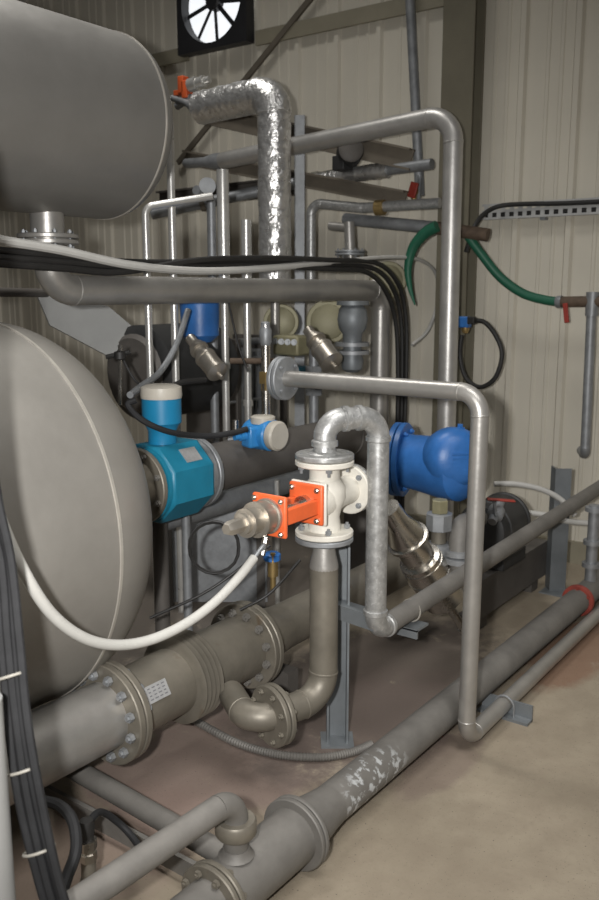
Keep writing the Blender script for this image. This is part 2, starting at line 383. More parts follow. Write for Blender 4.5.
# ================================================================== lower tank
LY, LZ, LR, LX = 2.28, .83, .585, 1.81
t = thing('pressure_vessel', 'large beige grey tank with a dished end, at the left edge', 'tank', (.6, LY, LZ-LR))
dl = .31
MB().lathe((-.9, LY, LZ), X, [(0, LR-.1), (.03, LR), (LX-dl+.9, LR)], 96).build('shell', 'tank2', t)
MB().lathe((LX-dl, LY, LZ), X, [(dl*math.sin(k*math.pi/48), LR*math.cos(k*math.pi/48)**.62) for k in range(25)], 96).build('dished_end', 'tank2', t)
MB().lathe((LX-dl-.007, LY, LZ), X, [(0, LR-.004), (.003, LR+.003), (.011, LR+.003), (.014, LR-.004)], 96).build('weld_seam', 'seam', t)
for xs in (-.5, .55): MB().box((xs, LY, .18), (.12, .6, .36)).build('saddle', 'darkpipe', t)
# ================================================================== floor: main pipe, branch, small pipe
MY, MZ, MR = 1.235, .10, .056
t = thing('floor_main_pipe', 'long dusty grey pipe lying across the floor from bottom left to the wall', 'pipe', (1.7, MY, 0))
fx1 = sx(296, MY, MZ); fx2 = sx(214, MY, MZ); fx3 = sx(578, MY, MZ)
MB().tube([(fx1+.16, MY, MZ), (fx3, MY, MZ)], MR, 28).build('straight_run', 'dustyw', t)
MB().lathe((fx1, MY, MZ), X, [(0, .075), (.03, .074), (.12, .06), (.16, MR)], 28).build('reducer', 'dusty', t)
MB().lathe((fx2, MY, MZ), X, [(0, .075), (fx1-fx2, .075)], 28).build('valve_body', 'dusty', t)
MB().tube([(-.2, MY, MZ), (fx2, MY, MZ)], .062, 28).build('straight_run', 'dusty', t)
MB().tube([(fx3, MY, MZ), (WX-.02, MY, MZ)], MR, 28).build('straight_run', 'dusty', t)
flange(t, (fx1, MY, MZ), X, .098, .014, 'dusty', 0, name='flange')
flange(t, (fx2, MY, MZ), X, .092, .014, 'brownpipe', 8, 'brownpipe', bs=.01)
f = flange(t, (fx3, MY, MZ), X, .072, .012, 'redrust', 6, 'redrust', bs=.008); f['label'] = 'rust red coated flange'
BZ = .325; bx = sx(236, MY, .22)
t = thing('branch_pipe', 'dusty grey branch pipe at bottom left, turning down onto the floor main', 'pipe', (bx, MY, MZ+.07))
run_pipe(t, [(.2, MY+.03, BZ), (bx, MY, BZ), (bx, MY, MZ+.07)], .03, 'dusty', .062, 22, bead=False)
c = MB().lathe((bx, MY, .228), Z, [(0, .034), (0, .046), (.006, .05), (.034, .05), (.04, .046), (.04, .034)], 26).build('collar', 'brownpipe', t)
MB().lathe((bx, MY, MZ+.074), Z, [(0, .044), (.008, .036), (.02, .032)], 24).build('weld_saddle', 'dusty', t)
SX_, SY_, SZ_ = 2.46, 1.13, .045
t = thing('standpipe', 'slim grey pipe rising from the floor and bending left to a round blind flange', 'pipe', (SX_, SY_, 0))
ztop = sz(393, SX_, SY_); yd = sy(285, SX_, ztop)
run_pipe(t, [(SX_, yd, ztop), (SX_, SY_, ztop), tuple(P(466, 740, z=SZ_)), (WX-.02, SY_+.03, SZ_)], .0285, 'alu', .07, 22)
flange(t, (SX_, yd+.008, ztop), Y, .078, .016, 'galvd', 4, 'galvd', pair=True, bs=.007, br=.058)
sb = sx(505, SY_, .05)
t = thing('pipe_support', 'small blue grey angle bracket with a U bolt holding the slim floor pipe', 'bracket', (sb, SY_, 0))
mb = MB().box((sb, SY_, .005), (.05, .19, .01)).box((sb+.02, SY_, .03), (.008, .19, .06)); mb.build('angle_plate', 'bluegrey', t)
u_ = [V((sb-.005, SY_-.036, .005))]+[V((sb-.005, SY_+.036*math.cos(a), SZ_+.036*math.sin(a))) for a in [math.pi-k*math.pi/8 for k in range(9)]][::-1][::-1]
u_ = [V((sb-.005, SY_-.036, .008))]+[V((sb-.005, SY_-.036*math.cos(k*math.pi/8), SZ_+.036*math.sin(k*math.pi/8))) for k in range(9)]+[V((sb-.005, SY_+.036, .008))]
MB().tube(u_, .004, 8).build('u_bolt', 'galvd', t)
# ================================================================== bellows pipe
BY, BZ2, BR = 1.83, .30, .105
t = thing('expansion_pipe', 'thick grimy brown pipe with ribbed bellows below the big tank', 'pipe', (1.9, BY, BZ2-.15))
f1 = sx(111, BY, BZ2); f2 = sx(246, BY, BZ2); b1 = sx(172, BY, BZ2); b2 = sx(193, BY, BZ2); xr = sx(345, BY, BZ2)
MB().tube([(.3, BY, BZ2), (f1, BY, BZ2)], .098, 36).build('inlet_run', 'alu', t)
MB().tube([(f1, BY, BZ2), (b1, BY, BZ2)], BR, 36).build('sleeve', 'brownpipe', t)
MB().tube([(b2, BY, BZ2), (f2, BY, BZ2)], BR*1.04, 36).build('sleeve', 'brownpipe', t)
pr = []; nb = 5; L_ = b2-b1
for k in range(nb):
    for q in range(8):
        tt = (k+q/8)/nb; pr.append((tt*L_, BR+.017-.019*math.cos(2*math.pi*q/8)))
pr.append((L_, BR+.001)); MB().lathe((b1, BY, BZ2), X, pr, 44).build('bellows', 'brownpipe', t)
MB().lathe((f2, BY, BZ2), X, [(0, BR*1.04), (.05, BR*.98), (.16, .085), (.2, .082)], 36).build('reducer', 'brownpipe', t)
MB().tube([(f2+.2, BY, BZ2), (3.3, BY, BZ2)], .082, 32).build('outlet_run', 'brownpipe', t)
flange(t, (f1, BY, BZ2), X, .15, .022, 'brownpipe', 12, 'galvd', bs=.014)
flange(t, (f2, BY, BZ2), X, .15, .022, 'brownpipe', 12, 'dusty', bs=.014)
al = math.radians(30)
nrm = V((0, -math.cos(al), math.sin(al))); up = V((0, math.sin(al), math.cos(al)))
xa = sx(154, BY+nrm.y*BR, BZ2+nrm.z*BR)
pp = V((xa, BY, BZ2))+nrm*(BR+.004)
np_ = MB().box(pp, (.105, .05, .003), (X, up, nrm)).build('nameplate', 'label', t)
pm = MB()
for r_ in range(4):
    for q in range(5):
        wq = random.uniform(.008, .014); pm.box(pp+X*(-.037+q*.0185)+up*(.016-.0105*r_)+nrm*.0018, (wq, .0035, .0006), (X, up, nrm))
pm.build('stamped_lines', 'print', np_)
for xs in (2.05,): MB().box((xs+.25, BY, .09), (.06, .2, .18)).build('support_block', 'darkpipe', t)
# ================================================================== white control valve, its pipes and post
VX, VY = 2.085, 1.45
zb = sz(532, VX, VY); zt_ = sz(462, VX, VY); zc = (zb+zt_)/2
t = thing('control_valve', 'white flanged control valve with an orange yoke and stainless actuator', 'valve', (VX, VY, zb-.02))
MB().lathe((VX, VY, zb), Z, [(0, .05), (.02, .05), (.05, .046), (.075, .052), (zc-zb-.0, .064), (zc-zb+.035, .062), (zt_-zb-.05, .046), (zt_-zb-.02, .046), (zt_-zb, .055)], 36).build('body', 'white', t)
MB().lathe((VX, VY, zc), X, [(-.075, .052), (-.06, .058), (0, .058), (.08, .045), (.13, .045)], 30).build('side_port', 'white', t)
for zz, sg in ((zb, -1), (zt_, 1)):
    f = flange(t, (VX, VY, zz+sg*.0), Z*sg, .088, .017, 'white', 0, pair=False)
    _, u, v = frame(Z)
    for k in range(4):
        a = math.pi/4+k*math.pi/2; q = V((VX, VY, zz))+V((.07*math.cos(a), .07*math.sin(a), 0))
        MB().lathe(q-Z*.032, Z, [(0, .005), (.012, .005), (.012, .010), (.022, .010), (.022, .006), (.044, .006), (.044, .010), (.053, .010), (.053, .005), (.06, .005)], 6).build('bolt', 'galvd', f)
flange(t, (VX+.145, VY, zc), X, .078, .016, 'white', 4, 'galvd', m2='galv', bs=.009)
MB().lathe((VX+.165, VY, zc), X, [(0, .04), (.09, .04), (.1, .03)], 24).build('side_spool', 'alu', t)
# yoke
xp = sx(338, VY, zc)-.03; xq = sx(270, VY, zc)
xp = VX-.078
def plate(xc, s, th, tilt=0):
    return MB().box((xc, VY, zc), (th, s, s))
y0 = plate(xp, .125, .012).build('bonnet_plate', 'white', t, .004)
y0 = plate(xp-.013, .12, .014).build('yoke', 'orange', t, .006)
for a in (0, 1, 2, 3):
    sg = ((-1, -1), (1, -1), (1, 1), (-1, 1))[a]
    q = V((xp-.02, VY+sg[0]*.045, zc+sg[1]*.045))
    MB().lathe(q, -X, [(0, .009), (.008, .009), (.008, .005), (.014, .005)], 6).build('bolt', 'stain', y0)
MB().lathe((xp-.02, VY, zc), -X, [(0, .026), (.02, .026), (.02, .012), (xp-xq-.02, .012)], 20).build('stem', 'stain', t)
bar = MB()
for sg in (-1, 1):
    bar.box(((xp+xq)/2-.005, VY+sg*.038, zc-.005), (xp-xq, .018, .046))
bar.build('yoke_arm', 'orange', t, .004)
yp = MB().box((xq, VY, zc), (.014, .118, .118)).build('yoke_end_plate', 'orange', t, .006)
for sg in ((-1, -1), (1, -1), (1, 1), (-1, 1)):
    q = V((xq-.006, VY+sg[0]*.046, zc+sg[1]*.046)); MB().lathe(q, -X, [(0, .008), (.008, .008), (.008, .004), (.014, .004)], 6).build('bolt', 'stain', yp)
x1 = sx(243, VY, zc-.0); x2 = sx(226, VY, zc)
la = xq-x1
ac = MB().lathe((xq-.007, VY, zc), -X, [(0, .05), (.01, .05), (.012, .045), (la*.42, .045), (la*.43, .050), (la*.50, .050), (la*.51, .037), (la*.80, .036), (la*.81, .040), (la*.87, .040), (la*.88, .030), (la*.99, .029), (la, .026)], 36).build('actuator', 'stain2', t)
MB().lathe((x1, VY, zc), -X, [(0, .021), ((x1-x2)*.8, .020), (x1-x2, .015)], 6).build('end_cap', 'stain2', ac)
gl = V((xq-.03, VY-.01, zc-.055))
MB().lathe(gl, V((-.5, -.1, -1)), [(0, .011), (.02, .011), (.02, .008), (.05, .008)], 8).build('cable_gland', 'stain', t)
# lower pipe
zl = .25
fd = V((-.965, .262, 0)).normalized()
t = thing('valve_outlet_pipe', 'brownish grey pipe dropping from the white valve to a flanged elbow near the floor', 'pipe', (VX, VY, zl-.05))
flange(t, (VX, VY, zb-.019), Z, .088, .016, 'galvd', 0, pair=False)
MB().lathe((VX, VY, zb-.027), -Z, [(0, .033), (.03, .034), (.075, .044), (.085, .044)], 28).build('reducer', 'alu', t)
c0 = V((VX, VY, zl)); fl_ = c0+fd*.195
run_pipe(t, [(VX, VY, zb-.11), c0, fl_], .044, 'brownpipe', .085, 26)
flange(t, fl_, fd, .094, .016, 'brownpipe', 8, 'brownpipe', bs=.009)
e0 = fl_+fd*.085
run_pipe(t, [fl_, e0, e0+V((.55, .83, .0)).normalized()*.21], .042, 'brownpipe', .06, 24)
# galvanised pipe, over the valve and down to the rail
GX, GY = P(377, 425, d=2.66).x, 1.36
zg1 = sz(420, VX, VY)
GX = sx(377, GY, .8); RX0 = GX
RZ = sz(632, GX, GY)
t = thing('galvanised_pipe', 'mottled galvanised pipe looping over the white valve, then running level to the wall', 'pipe', (GX, GY, RZ-.03))
flange(t, (VX, VY, zt_+.019), Z, .088, .016, 'galv', 0, pair=False)
MB().lathe((VX, VY, zt_+.027), Z, [(0, .05), (.008, .034), (.02, .032), (.022, .04), (.036, .04), (.038, .033), (zg1-zt_-.06, .033)], 24).build('nipple', 'galv', t)
GR = .034
gp = [V((VX, VY, zt_+.07)), V((VX, VY, zg1)), V((GX, GY, zg1)), V((GX, GY, RZ)), V((WX-.02, GY-.02, RZ+.09))]
run_pipe(t, gp, GR, 'galv', .062, 24, bead=False)
for i in (1, 2, 3):
    for s in (-1, 1):
        dv = (gp[i+s]-gp[i]).normalized(); q = gp[i]+dv*.058
        MB().lathe(q, dv, [(0, GR), (.003, GR+.005), (.016, GR+.005), (.019, GR)], 24).build('socket_rim', 'galv', t)
# rail is dull: recolour the last run
for ch in t.children:
    if ch.type == 'MESH' and ch.name.startswith('straight_run') and max((LOC[t.name]+v.co).x for v in ch.data.vertices) > 4: ch.data.materials[0] = M['dusty']
pb_ = P(337, 741, z=0); px_, py_ = pb_.x, pb_.y; zt2 = sz(545, px_, py_)
t = thing('support_post', 'upright grey steel channel post behind the pipe under the white valve', 'post', (px_, py_, 0))
MB().prism([(-.036, -.03), (.036, -.03), (.036, .03), (.029, .03), (.029, -.023), (-.029, -.023), (-.029, .03), (-.036, .03)], (px_, py_, .008), V((.6, -.8, 0)), V((-.8, -.6, 0)), V((0, 0, zt2))).build('channel', 'bluegrey', t)
MB().box((px_, py_, .004), (.11, .10, .008), (V((.6, -.8, 0)), V((.8, .6, 0)), Z)).build('base_plate', 'bluegrey', t)
MB().box(((px_+GX)/2+.005, (py_+GY)/2, RZ+.035), (.17, .05, .05), (V((GX-px_, GY-py_, 0)).normalized(), V((-(GY-py_), GX-px_, 0)).normalized(), Z)).build('pipe_arm', 'bluegrey', t)
cxp = sx(410, GY, RZ); 
t = thing('rail_bracket', 'grey angle plate under the galvanised pipe, tied with a pale cable tie', 'bracket', (cxp, GY, RZ-.08))
MB().box((cxp, GY, RZ-.046), (.08, .10, .008)).box((cxp-.036, GY, RZ-.06), (.008, .10, .03)).build('angle_plate', 'bluegrey', t)
MB().tube([V((cxp+.005, GY+.036*math.cos(k*math.pi/10), RZ+.002+.038*math.sin(k*math.pi/10))) for k in range(21)], .003, 6).build('cable_tie', 'tie', t)
# grey angle post by the wall, carrying the rail
gx, gy = 4.15, 1.45
zt3 = sz(470, gx, gy)
t = thing('angle_post', 'blue grey angle post near the wall, right of the dark motor', 'post', (gx, gy, 0))
MB().prism([(-.04, 0), (.04, 0), (.04, .008), (-.032, .008), (-.032, .08), (-.04, .08)], (gx, gy, .006), V((.595, -.8, 0)), V((.8, .595, 0)), V((0, 0, zt3))).build('angle', 'bluegrey', t)
MB().box((gx, gy, .003), (.14, .14, .006)).build('base_plate', 'bluegrey', t)
# riser at right edge on the floor main
rx = sx(592, MY, .3)
t = thing('valve_riser', 'short grey riser with collars on the floor main at the right edge', 'pipe', (rx, MY, MZ+.05))
zt4 = sz(505, rx, MY)
MB().tube([(rx, MY, MZ+.05), (rx, MY, zt4)], .026, 18).build('straight_run', 'galvd', t)
for zz in (.22, .33, zt4-.03): MB().lathe((rx, MY, zz), Z, [(0, .03), (0, .042), (.02, .042), (.02, .03)], 20).build('collar', 'galvd', t)
# ================================================================== flow meter line
QY = 2.28; QZ = sz(476, sx(180, QY, .8), QY); QR = .098
m0 = sx(146, QY, QZ); m1 = sx(188, QY, QZ)
t = thing('process_pipe', 'dark grey pipe running right from the big tank through the teal flow meter', 'pipe', (3, QY, QZ-QR))
MB().tube([(LX-.02, QY, QZ), (m0, QY, QZ)], QR, 32).build('tank_stub', 'brownpipe', t)
run_pipe(t, [(m1+.02, QY, QZ), (3.62, QY, QZ), (3.62, QY, .0)], QR*.98, 'darkpipe', .16, 32)
flange(t, (m0-.035, QY, QZ), X, .138, .022, 'brownpipe', 8, 'dusty', pair=False, bs=.011, br=.12)
flange(t, (m1+.045, QY, QZ), X, .138, .022, 'galvd', 8, 'dusty', pair=False, bs=.011, br=.12)
t = thing('flow_meter', 'teal flow meter body clamped between flanges in the dark pipe', 'meter', ((m0+m1)/2, QY, QZ-.15))
o8 = []
for k in range(8): a = math.pi/8+k*math.pi/4; o8.append((.152*math.cos(a), .152*math.sin(a)))
MB().prism(o8, (m0, QY, QZ), Y, Z, X*(m1-m0)).build('meter_body', 'teal', t, .012)
MB().lathe((m0-.018, QY, QZ), X, [(0, .138), (.018, .138)], 32).build('end_ring', 'teal', t)
MB().lathe((m1, QY, QZ), X, [(0, .138), (.022, .138)], 32).build('end_ring', 'galvd', t)
mx_ = sx(161, QY, QZ+.2); zh = sz(425, mx_, QY); zh2 = sz(398, mx_, QY); zh3 = sz(387, mx_, QY)
mx_ = (m0+m1)/2-.02
MB().lathe((mx_, QY, QZ+.14), Z, [(0, .052), (zh-QZ-.14-.02, .052), (zh-QZ-.14, .062), (zh-QZ-.13, .072), (zh2-QZ-.14, .072)], 32).build('sensor_head', 'hblue', t)
MB().lathe((mx_, QY, zh2), Z, [(0, .074), (.012, .076), (zh3-zh2, .074), (zh3-zh2+.008, .056), (zh3-zh2+.01, .02)], 32).build('head_cover', 'cap', t)
pl = V((m0+.55*(m1-m0), QY-.066, QZ+.158)); 
MB().box((m0+.6*(m1-m0), QY-.1005, QZ+.1005), (.08, .06, .003), (X, V((0, .707, .707)), V((0, -.707, .707)))).build('nameplate', 'label', t)
# transmitter
TY = 2.17; tp = P(263, 434, y=TY); 
t = thing('pressure_transmitter', 'bright blue transmitter with a pale round cover, right of the flow meter', 'transmitter', (tp.x, TY, QZ+QR*.9))
axd = V((-.05, -1, 0)).normalized(); c = tp
MB().lathe(c-axd*.045, axd, [(0, .058), (.005, .064), (.09, .064), (.096, .058)], 30).build('housing', 'lblue', t)
MB().lathe(c+axd*.052, axd, [(0, .056), (.006, .06), (.03, .06), (.038, .052), (.039, .01)], 30).build('front_cover', 'cap', t)
MB().lathe(c-axd*.045, -axd, [(0, .056), (.02, .056), (.03, .05)], 30).build('rear_cover', 'lblue', t)
sd = V((-.95, .3, 0)).normalized()
MB().box(c+sd*.055-Z*.005, (.06, .07, .085), (sd, sd.cross(Z), Z)).build('terminal_box', 'lblue', t, .01)
MB().lathe(c+sd*.08, sd, [(0, .018), (.03, .018), (.03, .013), (.055, .013)], 16).build('cable_inlet', 'lblue', t)
MB().lathe(c+Z*.045, Z, [(0, .05), (.025, .05), (.03, .042)], 24).build('top_cap', 'cap', t)
MB().lathe((c.x, TY, QZ+.06), Z, [(0, .016), (c.z-QZ-.11, .016), (c.z-QZ-.11, .028), (c.z-QZ-.09, .028)], 14).build('mount_stem', 'stain', t)
# taps and small valves on the pipe behind
for i, (px, py0, py1, lab) in enumerate(((236, 448, 420, 'small stainless manifold valve on the dark pipe, left of the blue transmitter'), (266, 395, 325, 'slim silver capped fitting standing behind the blue transmitter'))):
    q = P(px, py0, y=QY+.04); zz1 = sz(py1, q.x, QY+.04)
    t = thing('manifold_valve' if i == 0 else 'capped_fitting', lab, 'valve' if i == 0 else 'fitting', (q.x, QY+.04, QZ+QR*.8))
    MB().tube([(q.x, QY+.04, QZ+QR*.8), (q.x, QY+.04, zz1)], .014 if i == 0 else .020, 14).build('stem', 'stain', t)
    if i == 0:
        for k, zz in enumerate((q.z-.02, q.z+.045)):
            MB().box((q.x, QY+.04, zz), (.07, .05, .03)).build('manifold_block', 'stain', t, .004)
            MB().lathe((q.x-.035, QY+.04, zz), V((-.6, -.7, 0)), [(0, .011), (.03, .011), (.03, .018), (.045, .018)], 12).build('knob', 'galvd', t)
    else:
        MB().lathe((q.x, QY+.04, zz1-.09), Z, [(0, .018), (.02, .026), (.07, .026), (.08, .02), (.1, .02), (.105, .01)], 18).build('cap', 'galvd', t)
        MB().lathe((q.x, QY+.04, q.z+.02), Z, [(0, .022), (.03, .022), (.03, .03), (.08, .03), (.08, .02)], 6).build('union_nut', 'brass', t)
# secondary pipe
L2 = P(188, 512, y=2.42); simple_pipe('return_pipe', 'grey pipe running level beneath the dark flow meter pipe', 'pipe', [(1.95, 2.42, L2.z), (3.9, 2.42, L2.z), (3.9, 2.42, .05)], .048, 'galvd', .11)
# ================================================================== foil-wrapped pipe, bent-over pipe
FX = 3.62
fc_ = P(274, 92, x=FX); fl2 = P(200, 108, x=FX)
t = thing('insulated_pipe', 'pipe wrapped in crinkled silver foil, running level then dropping behind the cables', 'pipe', (FX, fc_.y, 1.25))
FR = .084
def crinkle(pts, r, n=26, step=.025):
    out = []; 
    for a, b in zip(pts, pts[1:]):
        L = (b-a).length; k = max(1, int(L/step)); out += [a+(b-a)*(i/k) for i in range(k)]
    out.append(pts[-1]); mb = MB().tube(out, [r*random.uniform(.985, 1.015) for _ in out], n)
    for i in range(len(mb.v)): mb.v[i] = mb.v[i]+V((random.uniform(-1, 1), random.uniform(-1, 1), random.uniform(-1, 1)))*.0028
    return mb
ar = arc(fl2, fc_, V((FX, fc_.y, 1.2)), .10, 7)
crinkle([fl2, ar[0]], FR).build('foil_jacket', 'foil', t)
crinkle(ar, FR*1.06).build('foil_elbow', 'foil', t)
zf = sz(291, FX, fc_.y)
crinkle([ar[-1]+Z*.02, V((FX, fc_.y, zf))], FR).build('foil_jacket', 'foil', t)
ea = P(172, 98, x=FX+.02); MB().lathe(fl2-(fl2-ea).normalized()*-.0, (ea-fl2), [(-.02, .05), (.03, .045), (.1, .02), ((ea-fl2).length, .016)], 20).build('bare_end', 'galvd', t)
MB().tube([(FX, fc_.y, zf+.02), (FX, fc_.y, 0)], .024, 16).build('inner_pipe', 'alu', t)
# small actuated valve at its end
vp = P(187, 88, x=FX+.03)
t = thing('actuated_valve', 'small valve with orange bracket and bright actuator, at the edge of the upper tank', 'valve', vp-Z*.06)
for dz, s_ in ((0, .05), (.055, .03)): MB().box(vp+Y*(.0+dz*.5)+Z*(dz*.5-.01), (.05, .04, .09)).build('bracket', 'orange', t, .004)
MB().box(vp+Y*.035-Z*.02, (.04, .1, .03)).build('bracket', 'orange', t, .004)
MB().lathe(vp-Y*.02+Z*.01, V((.1, -1, .12)), [(0, .036), (.05, .036), (.052, .028), (.085, .028), (.088, .032), (.1, .032), (.1, .02), (.135, .018)], 22).build('actuator', 'chrome', t)
MB().lathe(vp+Z*-.06, (ea-vp), [(-.03, .02), (.08, .02)], 16).build('valve_body', 'galvd', t)
UXB = 4.1
p0, p1 = P(192, 163, x=UXB), P(454, 113, x=UXB)
t = thing('header_pipe', 'long grey pipe sloping across the back, bending down in front of the olive column', 'pipe', (UXB, p1.y, .05))
pb = P(447, 430, x=UXB)
run_pipe(t, [P(222, 161, x=UXB), p1, (UXB, pb.y, .1)], .049, 'alu2', .13, 26)
MB().lathe(P(222, 161, x=UXB), (p0-P(222, 161, x=UXB)), [(0, .049), (.06, .047), (.14, .030), (.3, .028)], 22).build('reducer', 'galvd', t)
# ================================================================== thin uprights
for i, (px, pt, pbm, y_, r_, lab) in enumerate((
    (148, 207, 384, 2.78, .016, 'leftmost thin bright tube standing behind the level grey pipe'),
    (174, 120, 372, 2.78, .017, 'thin bright tube beside the upper tank end, second from the left'),
    (224.5, 172, 412, 2.75, .018, 'polished thin tube dropping left of the foil wrapped pipe, third from the left'),
    (247, 222, 400, 2.80, .019, 'polished thin tube just left of the foil wrapped pipe, fourth from the left'))):
    q = P(px, 300, y=y_); x_ = q.x
    z1 = sz(pt, x_, y_); z0 = 0
    t = thing('upright_tube', lab, 'pipe', (x_, y_, z0), 'thin upright tubes behind the level pipe')
    if i == 0: bent([(x_, y_, z0), (x_, y_, z1), P(212, 196, x=x_+.25)], r_, .04).build('tube', 'chrome', t)
    else: MB().tube([(x_, y_, z0), (x_, y_, z1)], r_, 16).build('tube', 'chrome', t)
    if i >= 2: MB().tube([(x_, y_, sz(285, x_, y_)), (x_, y_, z1+.01)], .028 if i == 2 else .025, 18).build('wide_section', 'chrome', t)
    if i >= 2: MB().lathe((x_, y_, z1-.9), Z, [(0, r_), (0, r_*1.35), (.03, r_*1.35), (.03, r_)], 16).build('coupling', 'chrome', t)
qe = P(211, 195, d=4.2); t = thing('small_elbow_pipe', 'small grey elbow with a ring collar between the thin upright tubes', 'pipe', (qe.x, qe.y, 0))
bent([(qe.x, qe.y, 0), qe, P(196, 190, d=4.1)], .022, .05).build('tube', 'galvd', t)
MB().lathe(P(207, 187, d=4.12), V((-.6, -.7, .2)), [(0, .02), (0, .04), (.02, .04), (.02, .02)], 18).build('collar', 'galvd', t)
q0 = P(152, 214, x=3.9); q1 = V((sp.x, sp.y+.04, P(300, 183, x=sp.x).z))
ibeam('steel_beam', 'dark level steel beam behind the thin tubes and the channel strut', P(160, 200, x=4.5), P(302, 185, x=4.5), .11, .08, 'darkpipe')
t = thing('level_pipe', 'dull grey level pipe crossing behind the thin tubes and the foil wrapped pipe', 'pipe', q0)
MB().tube([q0, q1], .034, 18).build('run', 'galvd', t); MB().lathe(q0+(q1-q0)*.35, q1-q0, [(0, .034), (0, .05), (.03, .05), (.03, .034)], 20).build('coupling', 'beam', t)
# ================================================================== pipes high at the back
XB = 4.42
t = thing('foil_pipe', 'short level pipe with shiny foil jacket, high behind the bent grey pipe', 'pipe', P(350, 181, x=XB))
q0, q1, q2 = P(305, 181, x=XB), P(388, 170, x=XB), P(432, 164, x=XB)
crinkle([q0, q1], .044, 20).build('foil_jacket', 'foil', t); MB().tube([q1, q2], .03, 18).build('bare_run', 'galvd', t)
t = thing('wall_conduit', 'thin grey conduit dropping down the wall to a short level stub', 'pipe', P(417, 190, x=4.6))
run_pipe(t, [P(397, -260, x=4.6), P(420, 196, x=4.6)], .028, 'galvd', .05, 16)
mp_ = P(350, 152, x=4.33)
t = thing('wall_motor', 'dark round motor housing with a bluish face, under the bent grey pipe', 'motor', mp_-Z*.08)
fd2 = V((-.75, -.6, .1)).normalized()
MB().lathe(mp_+fd2*-.08, fd2, [(0, .05), (.01, .075), (.12, .075), (.13, .068)], 28).build('housing', 'motor', t)
MB().lathe(mp_+fd2*.05, fd2, [(0, .07), (.012, .07), (.02, .055), (.022, .01)], 28).build('face', 'darkpipe', t)
MB().box(mp_-Z*.06+V((0, .05, 0)), (.1, .08, .08)).build('terminal_box', 'motor', t, .005)
# elbowed small pipes
t = thing('branch_line', 'weathered grey pipe with an elbow and coupling, right of the channel strut', 'pipe', P(311, 290, x=4.2))
run_pipe(t, [P(311, 290, x=4.2), P(311, 203, x=4.2), P(362, 208, x=4.25), P(440, 203, x=4.3)], .028, 'galv', .06, 18)
qq = P(376, 208, x=4.26); MB().lathe(qq, P(440, 203, x=4.3)-qq, [(0, .03), (0, .042), (.05, .042), (.05, .03)], 20).build('coupling', 'brass', t)
t = thing('drain_line', 'brownish grey pipe end passing behind the bent pipe toward the green hose', 'pipe', P(430, 228, x=4.36))
qa, qb = P(345, 219, x=4.33), P(488, 235, x=4.36)
qc = P(437, 228, x=4.33)
MB().tube([qa, qc], .034, 20).build('straight_run', 'galvd', t)
MB().tube([qc, V((4.36, qb.y, qb.z))], .034, 20).build('end_run', 'rust', t)
t = thing('tee_fitting', 'grey upright tee with a bottom flange below the weathered elbow pipes', 'fitting', P(349, 258, x=4.15))
q1 = P(349, 222, x=4.2); q2 = P(351, 268, x=4.2)
MB().tube([q1, q2], .03, 18).build('body', 'alu', t); flange(t, P(350, 253, x=4.2), Z, .085, .012, 'galvd', 6, 'galvd', bs=.007)
MB().tube([P(350, 228, x=4.2), P(330, 226, x=4.2)], .024, 16).build('side_branch', 'alu', t)
t = thing('lever_valve', 'small wall valve with a red lever, below the thin wall conduit', 'valve', P(414, 200, x=4.5))
MB().lathe(P(414, 200, x=4.5), Z, [(0, .018), (.03, .018), (.03, .024), (.06, .024), (.06, .012), (.09, .012)], 14).build('body', 'brass', t)
MB().box(P(413, 190, x=4.46), (.015, .05, .085), (X, (Y+Z*.3).normalized(), (Z-Y*.3).normalized())).build('lever', 'red', t, .004)
MB().tube([P(418, 205, x=4.5), P(420, 176, x=4.55)], .014, 12).build('nipple', 'galvd', t)
# ================================================================== valve cluster behind the level pipe
def round_flange(px, py, d_, r, lab, m='ochre', ring='ochre'):
    c = P(px, py, y=d_); fdir = V((-.82, -.56, .05)).normalized()
    t = thing('round_cover', lab, 'cover', c-Z*r, 'dull yellow round covers behind the level pipe')
    MB().lathe(c, fdir, [(-.1, r*.8), (-.03, r*.8), (-.03, r), (0, r), (.004, r*.96), (.004, r*.8)], 32).build('cover_body', ring, t)
    MB().lathe(c+fdir*.004, fdir, [(0, r*.8), (.012, r*.78), (.02, r*.55), (.022, .01)], 28).build('dome', m, t)
    return t
round_flange(281, 322, 2.86, .095, 'dull yellow round cover left of the tilted steel valve')
round_flange(328, 322, 2.84, .125, 'larger dull yellow round cover right of the tilted steel valve')
round_flange(388, 280, 2.70, .11, 'dull yellow round cover partly hidden by the black cables, beside the elbow')
def angle_valve(name, lab, a, b, r, body_dir=None, m='stain2', rib=True):
    a, b = V(a), V(b); d = (b-a); L = d.length; d.normalize()
    t = thing(name, lab, 'valve', (a if a.z < b.z else b)-Z*r)
    MB().lathe(a, d, [(0, r*.5), (L*.16, r*.5), (L*.2, r*.72), (L*.26, r*.72)], 24).build('neck', m, t)
    MB().lathe(a+d*L*.26, d, [(0, r*.85), (.005, r*.92), (L*.06, r*.92), (L*.07, r*.68), (L*.2, r*.68), (L*.21, r), (L*.24, r*1.04), (L*.28, r)], 28).build('clamp_collar', m, t)
    MB().lathe(a+d*L*.54, d, [(0, r*.97), (L*.26, r*.97), (L*.27, r*1.03), (L*.32, r*1.03), (L*.33, r*.85), (L*.36, r*.5)], 32).build('actuator', m, t)
    MB().lathe(a+d*L*.9, d, [(0, r*.22), (L*.1, r*.22)], 12).build('indicator', m, t)
    return t
angle_valve('angle_seat_valve', 'tilted stainless valve hanging under the rear blue casting at left', P(190, 338, d=3.75), P(222, 378, d=3.6), .045)
angle_valve('angle_seat_valve', 'tilted stainless valve between two dull yellow round covers', P(308, 330, d=4.2), P(336, 368, d=4.05), .055)
t = thing('grey_pump_head', 'grey upright fitting with stacked flanges, left of the level pipe drop', 'fitting', P(352, 375, d=4.35))
